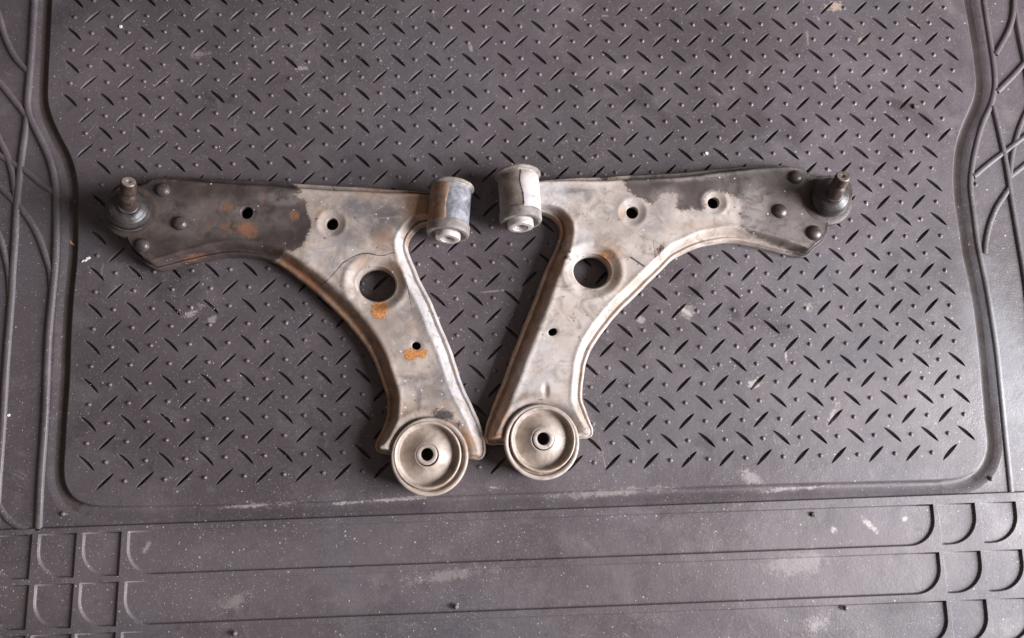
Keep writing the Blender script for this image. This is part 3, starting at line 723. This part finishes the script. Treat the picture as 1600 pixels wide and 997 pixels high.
ZE, ZP = .0150, .0290
def arm(key, label, outline, big, smalls, cupc, crest):
    base = at(*outline['base'], 0)
    base = (base[0], base[1], 0.0)
    T = tag(empty('control_arm', base), label, 'control arm', 'pair of used steel control arms laid on the mat')
    mat = STEEL[key]; fn = fields_left if key == 'L' else fields_right
    def part(name, V, Fc, m=mat, parent=T, fields=True, smooth=True, sharp=40):
        P = np.array(V, float)
        me = mesh(P - np.array(base), Fc, name)
        o = link(name, me, m, parent, smooth)
        if sharp: autosharp(o, sharp)
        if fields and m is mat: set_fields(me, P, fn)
        return o
    # ---- pressed plate
    O = [(*at(x, y, ZE)[:2], w * .00070) for x, y, w in outline['pts']]
    S = smooth_line(O, closed=True, step=.0018)
    a = (S[:, 0] * np.roll(S[:, 1], -1) - S[:, 1] * np.roll(S[:, 0], -1)).sum()
    if a < 0: S = S[::-1]
    # slightly uneven pressed edge
    nn = normals(S[:, :2]); ph = np.cumsum(np.r_[0, np.linalg.norm(np.diff(S[:, :2], axis=0), axis=1)])
    S[:, :2] += nn * (.0001 * np.sin(ph * 310 + 1) + .00018 * np.sin(ph * 123) + .00003 * np.sin(ph * 890))[:, None]
    poly = S[:, :2]; W = S[:, 2]
    def hole(cx, cy, rx, ry, rot=0, n=48, z=ZP):
        c, s = math.cos(rot), math.sin(rot)
        return ccw(np.array([at(cx + rx * math.cos(t) * c - ry * math.sin(t) * s, cy + rx * math.cos(t) * s + ry * math.sin(t) * c, z)[:2] for t in np.arange(n) * 2 * math.pi / n]))
    bigh = hole(*big, n=72, z=ZP - .004)
    sh = [(hole(*h[:5], n=36), h[5], h[6]) for h in smalls]          # polygon, dimple width px, dimple depth m
    # sample points
    pts = []
    nn = normals(poly)
    for d in (.0008, .0016, .0025, .0034, .0044, .0055, .0067, .008, .0094, .0108, .0124, .014, .0158):
        q = poly - nn * d; ok = d < W * 1.15
        pts.append(q[ok])
    ringpts = np.vstack(pts); lev = np.concatenate([np.full(len(p), d) for p, d in zip(pts, (.0008, .0016, .0025, .0034, .0044, .0055, .0067, .008, .0094, .0108, .0124, .014, .0158))])
    dd, _ = edge_dist(ringpts, poly); ringpts = ringpts[dd > lev * .93]
    g = .0019; x0, y0 = poly.min(0); x1, y1 = poly.max(0)
    gx, gy = np.meshgrid(np.arange(x0, x1, g), np.arange(y0, y1, g)); gx[::2] += g / 2
    G = np.c_[gx.ravel(), gy.ravel()]; G = G[inside(G, poly)]
    d, par = edge_dist(G, poly); w_ = W[np.minimum(par.round().astype(int), len(W) - 1)]
    G = G[d > np.minimum(w_ * 1.02, .0150)]
    ex = []
    for hp, *_r in [(bigh,)] + sh:
        hn = normals(hp)
        for dh in (.0007, .0015, .0024, .0035, .0048, .0064, .0080): ex.append(hp + hn * dh)
    marks = fn(np.zeros((1, 2)))[1]
    for mk in marks:
        L = smooth_line([at(x, y, ZP)[:2] for x, y in mk], step=.0008); ln = normals(L, closed=False)
        for off in (-.0016, -.0008, 0, .0008, .0016): ex.append(L + ln * off)
    EX = np.vstack(ex); dd, _ = edge_dist(EX, poly); EX = EX[inside(EX, poly) & (dd > .001)]
    P = np.vstack([ringpts[inside(ringpts, poly)], G, EX])
    bad = np.zeros(len(P), bool)
    for hp, *_r in [(bigh,)] + sh:
        q, _ = edge_dist(P, hp); bad |= inside(P, hp) | (q < .0005)
    P = P[~bad]
    v, f, ids = triangulate([[tuple(p) for p in poly], [tuple(p) for p in bigh]] + [[tuple(p) for p in s_[0]] for s_ in sh], extra=P)
    cc = np.array(at(*cupc, ZP)[:2]); f = f[np.linalg.norm(v[f].mean(1) - cc, axis=1) > .0365]
    def height(v):
        d, par = edge_dist(v, poly); w = W[par.round().astype(int) % len(W)]
        t = d / w
        z = ZE + .0012 * sstep(0, .06, t) + .0010 * np.exp(-((t - .17) / .09) ** 2) - .0008 * np.exp(-((t - .38) / .10) ** 2)
        z += (ZP - ZE - .0020) * sstep(.36, .92, t) + crest * np.exp(-((t - 1.03) / .16) ** 2) + .0008 * sstep(.9, 1.3, t)
        px = project(np.c_[v, np.full(len(v), ZP)])
        q, _ = edge_dist(v, bigh); q = q / .0007
        z -= .0042 * (1 - sstep(0, 15, q)) * 1.0 - .0009 * np.exp(-((q - 17) / 4) ** 2)
        for hp, dw, dz in sh:
            q, _ = edge_dist(v, hp); q = q / .0007
            z -= dz * (1 - sstep(0, dw, q)) - .0005 * np.exp(-((q - dw) / 3) ** 2) * (dz > .001)
        # shoulder pressed up round the vertical bushing, and drop of the tail towards it
        c = np.array(at(*cupc, ZP)[:2]); r = np.linalg.norm(v - c, axis=1)
        z += .0015 * np.exp(-((r - .047) / .004) ** 2)
        z -= .0030 * (1 - sstep(.0385, .0425, r))
        # soft dents
        z += .00035 * np.sin(v[:, 0] * 130 + v[:, 1] * 60) * np.sin(v[:, 1] * 95 + 1.3) * sstep(.8, 1.2, t)
        for (cx, cy, rx, ry_, dep) in outline.get('dents', []): z -= dep * ell(px, cx, cy, rx, ry_, 0, .7)
        return z
    z = height(v)
    V = [(*p, zz) for p, zz in zip(v, z)]; Fc = [tuple(t) for t in f]
    # outer wall: upper shell lip, seam, lower shell lip
    n0 = len(V); lo = ids[0]; m = len(lo)
    lv = [(0.0004, -.0010), (.0004, -.0028), (-.0012, -.0034), (-.0012, -.0044), (.0006, -.0050), (.0006, -.0115)]
    wn = normals(poly)
    for off, dz in lv:
        for i, k in enumerate(lo): V.append((v[k][0] + wn[i][0] * off, v[k][1] + wn[i][1] * off, max(.002, z[k] + dz)))
    prev = lo
    for r in range(len(lv)):
        cur = [n0 + r * m + i for i in range(m)]
        for i in range(m): Fc.append((prev[i], cur[i], cur[(i + 1) % m], prev[(i + 1) % m]))
        prev = cur
    # rims of the holes
    for hi, idl in enumerate(ids[1:]):
        hp = np.array([v[k] for k in idl]); hn = -normals(hp); m = len(idl); prev = idl
        levels = [(.0003, -.0006), (.0003, -.0024)] + ([(.0018, -.0040), (.0018, -.0150)] if hi == 0 else [(.0003, -.0060)])
        for off, dz in levels:
            s = len(V)
            for i, k in enumerate(idl): V.append((v[k][0] + hn[i][0] * (off if hi else -off * 0 + off * -1 * -1), v[k][1] + hn[i][1] * off, max(.003, z[k] + dz)))
            cur = list(range(s, s + m))
            for i in range(m): Fc.append((prev[i], prev[(i + 1) % m], cur[(i + 1) % m], cur[i]))
            prev = cur
    bodyo = part('pressed_plate', V, Fc, sharp=62)
    if sum(p.normal.z for p in list(bodyo.data.polygons)[:200]) < 0: bodyo.data.flip_normals()
    # lower shell, closes the small holes off from below
    lp = poly[::3] - normals(poly[::3]) * .0010
    bl = ccw(bigh) + normals(ccw(bigh)) * -.0010
    vv, ff, _ = triangulate([[tuple(p) for p in lp], [tuple(p) for p in bl]])
    part('lower_shell', np.c_[vv, np.full(len(vv), .0042)], ff, m=GREASE, fields=False, smooth=False, sharp=None)
    return T, part, height, poly, base

left = {'base': (500, 480), 'pts': [
 (244, 281, 8), (257, 277, 10), (300, 278, 13), (357, 281, 15), (421, 283.5, 16), (478, 288, 16), (520, 290.5, 16), (580, 294, 15), (621, 297, 14), (655, 299.5, 12), (672, 301, 12), (698, 303, 10), (698, 345, 10), (672, 347, 10),
 (657, 351, 12), (647, 360, 13), (638, 372, 14), (635.5, 385, 16), (638.6, 398, 18), (646.7, 416, 19), (657, 440, 20), (676.5, 479, 20), (690, 513, 20), (706, 551, 20), (721, 599, 19), (737, 633, 18), (750, 664, 17), (757, 685, 15), (759, 703, 12), (755, 714, 10), (748, 718, 9), (738, 717, 8), (725, 716, 8), (700, 735, 8), (671, 748, 8), (640, 738, 8), (618, 715, 8),
 (605, 709, 8), (594, 708, 9), (587.5, 703, 12), (586, 696, 14), (590.5, 684, 18), (598, 670, 20), (603, 657, 20), (605.5, 639, 21), (604, 618, 22), (598, 600, 23), (591, 580, 24), (582, 560, 25), (568.5, 537.5, 26), (552.8, 517, 27), (532, 494, 27), (510, 472, 27), (487.5, 452, 27), (465, 434, 26), (449, 421.6, 25), (433.5, 411.5, 23), (420, 406, 21), (401, 401, 19), (371, 398.5, 17), (340, 400, 15), (314, 405, 13), (290, 411, 12), (260, 418, 11), (242, 420, 9),
 (228, 412.5, 8), (220, 404, 8), (209, 394, 8), (202, 380, 8), (197, 368, 8), (188, 360, 8), (174, 347, 8), (168, 328, 8), (174, 308, 8), (192, 294, 8), (215, 290, 8), (232, 289, 8)],
 'dents': [(660, 560, 30, 60, .0005), (560, 340, 50, 20, .0005)]}
right = {'base': (1010, 480), 'pts': [
 (845, 283, 9), (880, 279.5, 12), (936, 277, 15), (1000, 273.5, 16), (1060, 270.5, 16), (1120, 264, 15), (1160, 260.5, 14), (1210, 258, 12), (1237, 260, 10), (1253, 266, 8), (1263, 276, 8), (1280, 276, 8), (1305, 275, 8), (1325, 288, 8), (1331, 306, 8), (1325, 325, 8), (1312, 336, 8),
 (1300, 343, 8), (1294, 352.5, 7), (1289.5, 361, 6), (1288, 371, 6), (1281, 381, 6), (1271, 388.5, 6), (1263, 398, 6), (1256, 399.5, 6), (1241, 395.5, 9), (1210, 388.5, 13), (1180, 381.5, 16), (1160, 377.5, 17), (1140, 376, 18), (1120, 378, 18), (1094, 383, 18), (1070, 393.5, 18), (1050, 405, 19), (1030, 425, 19), (999, 456, 20), (969.5, 485, 20), (942.5, 517, 20), (924.5, 545, 20), (915, 568, 19), (911.5, 590, 18), (909.5, 622, 18), (915, 641, 17), (922, 660, 14), (926, 670, 11), (925.5, 680, 9), (919, 684.5, 8), (906, 685, 8), (890, 700, 8), (870, 720, 8), (846, 725, 8), (815, 718, 8), (798, 700, 8),
 (789, 695, 9), (783, 694, 10), (767.5, 695, 12), (759, 691, 13), (756.5, 683, 15), (760, 664, 19), (767.5, 643, 22), (777, 618, 24), (791, 582, 25), (812, 524, 26), (828, 485.5, 26), (843.5, 445, 25), (857, 412, 24), (868, 389, 22), (875, 371, 20), (876, 356, 18), (869, 343, 15), (858, 335, 12), (845, 331, 10), (815, 330, 9), (815, 290, 9)],
 'dents': [(1020, 345, 36, 24, .0006), (850, 560, 30, 50, .0004), (853, 610, 4, 9, .0020)]}

TL, partL, hL, polyL, baseL = arm('L', 'left control arm with rust blotches on dark paint and orange rust below its large hole', left, (587.6, 444, 32.5, 28.5, .15),
    [(385, 332, 10, 10, 0, 9, .0006), (518, 349, 10, 10, 0, 13, .0022), (650, 540, 7.5, 6.5, .4, 5, .0004)], (669, 711), .0012)
TR, partR, hR, polyR, baseR = arm('R', 'right steel control arm, mostly pale bare metal, dark paint only towards its ball joint end', right, (925, 423.5, 31, 28, .2),
    [(988.5, 331, 10, 10, 0, 13, .0022), (1115.5, 316, 9.5, 9.5, 0, 12, .0020), (863.5, 518.5, 7.6, 6.2, -.5, 4, .0004)], (846, 688), .0012)

def cup(part, cx, cy, Rpx, ccx, ccy, seed):
    """vertical bushing: pressed outer ring, wire, dished disc and bored inner sleeve"""
    z = .033; k = mpp(cx, cy, z); R = Rpx * k
    C = at(cx, cy, z); c = (C[0], C[1], 0)
    wob = lambda t, q: .004 * math.sin(2 * t + seed) + .002 * math.sin(5 * t + seed)
    pr = fine([(R - .004, .0005), (R - .0018, .0012), (R - .0010, .004), (R - .0010, .022), (R, .0235), (R, .0310), (R - .0006, .0328), (R - .0018, .0336), (R - .0038, .0332), (R - .0048, .0322)], .0016)
    V, Fc = lathe(c, (0, 0, 1), pr, 128, cap0=True, wob=wob); part('outer_ring', V, Fc, sharp=50)
    C2 = at(ccx, ccy, .031); c2 = (C2[0], C2[1], 0)
    rr = R - .0050
    pr = fine([(rr + .0026, .0320), (rr + .0022, .0305), (rr + .0012, .0298), (rr, .0300), (rr - .0003, .0312)], .0012)
    V, Fc = lathe(c2, (0, 0, 1), pr, 128, wob=wob); part('ring_groove', V, Fc, m=WIRE, fields=False)
    pr = fine([(rr - .0002, .0310), (rr - .0006, .0334), (rr - .0016, .0340), (rr - .0028, .0334), (rr - .0034, .0322), (rr - .0040, .0285), (rr - .0046, .0262), (rr - .0060, .0248)] +
              [(lerp(rr - .0060, .0126, t), .0248 + .0090 * t ** 1.25) for t in np.linspace(.06, 1, 18)] + [(.0118, .0336)], .0012)
    V, Fc = lathe(c2, (0, 0, 1), pr, 128, wob=lambda t, q: .3 * wob(t, q)); part('dished_disc', V, Fc, m=DISC, fields=False, sharp=60)
    ri = 9.8 * k * 1.0; ro = 16.5 * k
    C3 = at(ccx - (1 if seed < 2 else -1), ccy - 1, .033); c3 = (C3[0], C3[1], 0)
    pr = fine([(ro, .0290), (ro, .0338), (ro - .0010, .0345), (ri + .0016, .0344), (ri + .0004, .0341), (ri, .0330), (ri, .012), (ri, .0025)], .0016)
    V, Fc = lathe(c3, (0, 0, 1), pr, 64); o = part('inner_sleeve', V, Fc, sharp=50)
    V, Fc = lathe(c3, (0, 0, 1), [(ri + .0002, .003), (.0005, .003)], 32); part('bore_bottom', V, Fc, m=GREASE, fields=False)
cup(partL, 671, 713.5, 61, 668, 711, 1.0)
cup(partR, 846.5, 690.5, 59, 848, 686.5, 3.0)

def sleeve(part, smat, top, bot, r, rt, rb, cap, cr, seed):
    """horizontal bushing lying along the mat"""
    a = Vector(at(*top)); b = Vector(at(*bot)); L = (b - a).length; ax = (b - a) / L
    k = .00071
    R, RT, RB = r * k, rt * k, rb * k
    pr = fine([(R, .0030), (R + .0002, .010), (R + .0002, L - .012), (R - .0001, L - .002)], .0016)
    V, Fc = lathe(a, ax, pr, 80, wob=lambda t, q: .004 * math.sin(3 * t + seed)); part('bushing_sleeve', V, Fc, m=smat, fields=False)
    pr = fine([(R - .004, -.0010), (RT - .0014, -.0012), (RT - .0003, -.0006), (RT, .0006), (RT - .0002, .0016), (RT - .0012, .0024), (R + .0012, .0030), (R + .0008, .0046), (R - .001, .0050)], .0012)
    V, Fc = lathe(a, ax, pr, 80, cap0=True, wob=lambda t, q: .005 * math.sin(2 * t + seed)); part('end_flange', V, Fc, m=FLG, fields=False)
    pr = fine([(R - .001, L - .014), (RB - .0006, L - .0125), (RB, L - .011), (RB, L - .003), (RB - .0010, L - .0008), (RB - .0035, L), (RB - .0052, L - .0004), (RB - .0075, L - .0030), (.010, L - .0035)], .0014)
    V, Fc = lathe(a, ax, pr, 80, wob=lambda t, q: .006 * math.sin(2 * t + seed + 1)); part('rubber_collar', V, Fc, m=DARKR, fields=False)
    C = Vector(at(*cap)); c0 = C - ax * .012; cR = cr * k
    pr = fine([(cR, 0), (cR, .0108), (cR - .0008, .0120), (cR - .0022, .0124), (cR * .58, .0124), (cR * .54, .0116), (cR * .42, .0112), (cR * .40, .0060)], .0014)
    V, Fc = lathe(c0, ax, pr, 56, wob=lambda t, q: .01 * math.sin(2 * t + seed)); part('inner_tube', V, Fc, m=ALU, fields=False)
    V, Fc = lathe(c0, ax, [(cR * .41, .0068), (.0003, .0068)], 32); part('tube_bore', V, Fc, m=RUST, fields=False)
sleeve(partL, SLL, (706, 293, .0265), (699.5, 368, .0335), 31.5, 36, 33.5, (699.5, 374, .0350), 19.5, 0)
sleeve(partR, SLR, (808.5, 274, .0265), (814, 349, .0335), 31.5, 37, 33.5, (813.5, 356, .0350), 20.5, 2)
# folded lap of the plate wrapped on the left sleeve (and its twin on the right)
def lap(part, top, bot, r, t0, t1, s0, s1, seed):
    a = Vector(at(*top)); b = Vector(at(*bot)); L = (b - a).length; ax, u, w = frame_of(b - a); R = r * .00071
    n, m = 34, 40; V = []; Fc = []
    for lay, dr in enumerate((.0015, -.0008)):
        for i in range(n + 1):
            for j in range(m + 1):
                s = lerp(s0, s1, i / n); t = math.radians(lerp(t0, t1, j / m))
                e = .05 * math.sin(9 * s + seed) if j in (0, m) else 0
                edge = 1 if 0 < j < m and 0 < i < n else .75
                V.append(tuple(a + ax * (L * s) + (u * math.cos(t + e) + w * math.sin(t + e)) * (R + dr * edge)))
    Q = (n + 1) * (m + 1)
    for i in range(n):
        for j in range(m): k = i*(m+1)+j; Fc.append((k, k+1, k+m+2, k+m+1)); Fc.append((Q+k, Q+k+m+1, Q+k+m+2, Q+k+1))
    bd = [j for j in range(m)] + [i*(m+1)+m for i in range(n)] + [n*(m+1)+j for j in range(m, 0, -1)] + [i*(m+1) for i in range(n, 0, -1)]
    for x, y in zip(bd, bd[1:] + bd[:1]): Fc.append((x, y, Q + y, Q + x))
    part('sleeve_lap', V, Fc, sharp=50)
lap(partL, (706, 293, .0265), (699.5, 368, .0335), 31.5, -35, 84, .08, .84, 0)
lap(partR, (808.5, 274, .0265), (814, 349, .0335), 31.5, 96, 215, .08, .84, 2)

def rivet(part, px, py, r, zt, m):
    b = at(px, py, zt); R = r * .00071
    pr = [(R * 1.12, -.003), (R * 1.10, -.0002), (R * 1.02, .0006)] + [(R * math.cos(t), .0004 + R * .62 * math.sin(t)) for t in np.linspace(.12, math.pi / 2 - .05, 9)]
    V, Fc = lathe(b, (0, 0, 1), pr, 36, cap1=True); part('rivet', V, Fc, m=m, fields=False, sharp=None)
for x, y, r in [(254, 297, 10.5), (280.5, 349, 10.5), (222, 383, 10.5)]: rivet(partL, x, y, r, float(hL(np.array([at(x, y, .028)[:2]]))[0]), RIVET)
for x, y, r in [(1243, 277, 11), (1218.5, 330, 11.5), (1272, 364, 12)]: rivet(partR, x, y, r, float(hR(np.array([at(x, y, .028)[:2]]))[0]), RIVET)

def ball_joint(part, hc, hr, bc, br, stud0, stud1, seed):
    k = .00070
    b = at(*hc); R = hr * k
    V, Fc = lathe((b[0], b[1], 0), (0, 0, 1), fine([(R * .72, .0006), (R * .80, .004), (R * .88, .014), (R * .98, .020), (R, .0262), (R - .0010, .0285), (R - .003, .0294), (R * .70, .0300)], .0025), 72, cap0=True); part('joint_housing', V, Fc, m=GREASE, fields=False)
    b = Vector(at(*bc)); q = br * k; s0, s1 = Vector(at(*stud0)), Vector(at(*stud1)); ax = (s1 - s0).normalized()
    tilt = (s0 - b).normalized(); s0 = b + tilt * .0150; ax = (s1 - s0).normalized()
    pr = fine([(q * .74, -.010), (q * .86, -.008), (q * .97, -.004), (q * 1.0, .0), (q * .985, .0035), (q * .93, .0062), (q * .87, .0072), (q * .86, .0080), (q * .82, .0090), (q * .73, .0096), (q * .71, .0103), (q * .66, .0108), (q * .58, .0116), (q * .55, .0122), (q * .50, .0130), (q * .455, .0146), (q * .47, .0158), (q * .44, .0170), (q * .36, .0172), (q * .30, .0165), (q * .02, .0160)], .0016)
    V, Fc = lathe(b, tilt, pr, 72, wob=lambda t, z: .012 * math.sin(2 * t + seed) + .008 * math.sin(5 * t + z * .2)); bo = part('dust_boot', V, Fc, m=BOOT, fields=False, sharp=None)
    # clip ring at the boot's foot
    pr = [(q * 1.0 + .0008 * math.cos(t), -.0035 + .0009 * math.sin(t)) for t in np.linspace(0, 2 * math.pi, 9)]
    V, Fc = lathe(b, tilt, pr, 72, wob=lambda t, z: .012 * math.sin(2 * t + seed)); part('boot_clip', V, Fc, m=RIVET, fields=False, sharp=None)
    L = (s1 - s0).length; rs = 11.4 * k
    pr = [(rs * .95, -.004), (rs * 1.12, L * .10), (rs * 1.10, L * .30), (rs * 1.12, L * .44), (rs * .84, L * .50), (rs * .78, L * .56), (rs * .86, L * .62)]
    h = L * .64
    while h < L * .95: pr += [(rs * .98, h), (rs * 1.0, h + .0004), (rs * .88, h + .0009)]; h += .0014
    pr += [(rs * .98, L * .96), (rs * .93, L * .99), (rs * .84, L)]
    V, Fc = lathe(s0, ax, pr, 48); part('ball_stud', V, Fc, m=RUST, fields=False, sharp=None)
    V, Fc = lathe(s0, ax, [(rs * .86, L - .0002), (rs * .80, L + .0005), (rs * .34, L + .0004), (rs * .26, L - .0012), (rs * .05, L - .0016)], 40, cap1=True); part('stud_end', V, Fc, m=STUDTOP, fields=False)
ball_joint(partL, (207, 331, .027), 44, (201, 328, .037), 32.5, (200.5, 319, .0535), (201, 284, .080), 0)
ball_joint(partR, (1291, 313, .027), 43, (1297, 308, .037), 31, (1304, 302, .0535), (1317.5, 275.5, .080), 2)

# ================================================================== CRUMBS AND DEBRIS ON THE MAT
CR = plain('pale grit', (.62, .58, .54), .8, 0, (.38, .34, .31), 400)
V, Fc = [], []
clusters = [((300, 488), 22, 26), ((330, 478), 26, 14), ((700, 780), 190, 60), ((1250, 780), 120, 40), ((200, 800), 160, 30), ((1010, 610), 50, 26), ((1300, 860), 150, 46), ((1130, 440), 60, 16), ((360, 60), 60, 16), ((470, 860), 260, 50), ((1100, 880), 260, 70), ((1540, 900), 60, 16), ((900, 770), 220, 46), ((1290, 950), 120, 40)]
cand = []
clusters += [((500, 830), 300, 120), ((1000, 900), 330, 160), ((1300, 830), 160, 60), ((250, 930), 160, 60)]
for (cx, cy), sp, n in clusters:
    for _ in range(n): cand.append((cx + random.gauss(0, sp), cy + random.gauss(0, sp * .28)))
for _ in range(1300): cand.append((random.uniform(-40, 1640), random.uniform(-40, 1040)))
CA = np.array([at(x, y)[:2] for x, y in cand])
okc = ~inside(CA, polyL) & ~inside(CA, polyR)
for (x, y), ok, (px, py) in zip(CA, okc, cand):
    if not ok: continue
    q, _ = edge_dist(np.array([[x, y]]), ring)
    ins = inside(np.array([[x, y]]), ring)[0]
    if not ins and py < line_y(px):
        if q[0] < .021: continue
        z = -.003
    else:
        z = 0
        if not ins:
            pp = np.array([[x, y]])
            if any(inside(pp, k)[0] for k in pl): z = -.0029
    if ins and q[0] < .002: continue
    s = random.choice([.0002, .00025, .0003, .0004, .0005, .0007]) * random.uniform(.8, 1.25)
    i0 = len(V); a0 = random.uniform(0, 6)
    st = random.uniform(.5, 1)
    V += [(x + s * st * math.cos(a0 + k * 1.57) * random.uniform(.7, 1.2), y + s * math.sin(a0 + k * 1.57) * random.uniform(.7, 1.2), z - .0001) for k in range(4)]
    V += [(x + random.uniform(-s, s) * .3, y, z + s * random.uniform(.6, 1.1))]
    Fc += [(i0 + k, i0 + (k + 1) % 4, i0 + 4) for k in range(4)]
o = link('grit', mesh(V, Fc, 'grit'), CR, smooth=False); tag(o, 'pale grit and crumbs strewn over the mat', 'grit', kind='stuff')

def chip(name, px, py, pts, h, m, label, cat, z=0.0):
    b = at(px, py, z); k = .00072; V = []; n = len(pts)
    V += [(x * k, -y * k, -.0001) for x, y in pts]; V += [(x * k * .9, -y * k * .9, h * random.uniform(.6, 1.2)) for x, y in pts]; V += [(0, 0, h * 1.1)]
    F_ = [(i, (i + 1) % n, n + (i + 1) % n, n + i) for i in range(n)] + [(n + i, n + (i + 1) % n, 2 * n) for i in range(n)]
    o = link(name, mesh(V, F_, name), m, smooth=False); o.location = b; tag(o, label, cat); return o
WH = plain('white flake', (.86, .84, .80), .7, 0, (.70, .66, .6), 500)
TAN = plain('dry straw', (.50, .34, .20), .75, 0, (.36, .22, .13), 500)
BLK = plain('dark clod', (.055, .042, .036), .8, 0, (.14, .12, .10), 500)
chip('paint_flake', 135, 406, [(-7, 4), (-6, 0), (-2, 1), (0, -4), (5, -5), (7, -2), (2, 0), (-1, 3), (-3, 2)], .0012, WH, 'small white crooked flake on the mat below the left ball joint', 'flake')
chip('straw_bit', 112, 379, [(-5, -4), (-2, -5), (1, 0), (7, 5), (5, 6), (-1, 2), (-6, 5), (-7, 4), (-3, 0)], .0012, TAN, 'tan bit of straw lying in the channel at the left side of the mat', 'straw', z=-.0068)
chip('dirt_clod', 1430, 167, [(-5, -3), (0, -5), (4, -2), (6, 2), (2, 5), (-4, 4)], .0030, BLK, 'dark clod of dirt on the upper right of the tread beside the brown stain', 'dirt clod')
chip('dirt_clod', 1271, 804, [(-4, -3), (1, -4), (4, 0), (1, 4), (-4, 3)], .0032, BLK, 'dark clod on the lower border left of the white scuff streak', 'dirt clod', z=-.0029)
chip('grit_lump', 1104, 240, [(-2.5, -2), (2, -2.5), (3, 1), (0, 3), (-2.5, 2)], .0014, WH, 'single white lump of grit just above the right arm', 'grit lump')
chip('grit_lump', 189, 42, [(-2.2, -2), (2, -2.2), (2.4, 1), (0, 2.5), (-2.2, 2)], .0014, WH, 'single white lump of grit at the upper left of the tread', 'grit lump')
chip('grit_lump', 14, 649, [(-2, -1.6), (1.6, -2), (2, 1), (0, 2), (-2, 1.4)], .0012, WH, 'single white lump of grit between the ribs at the far left edge', 'grit lump', z=-.003)
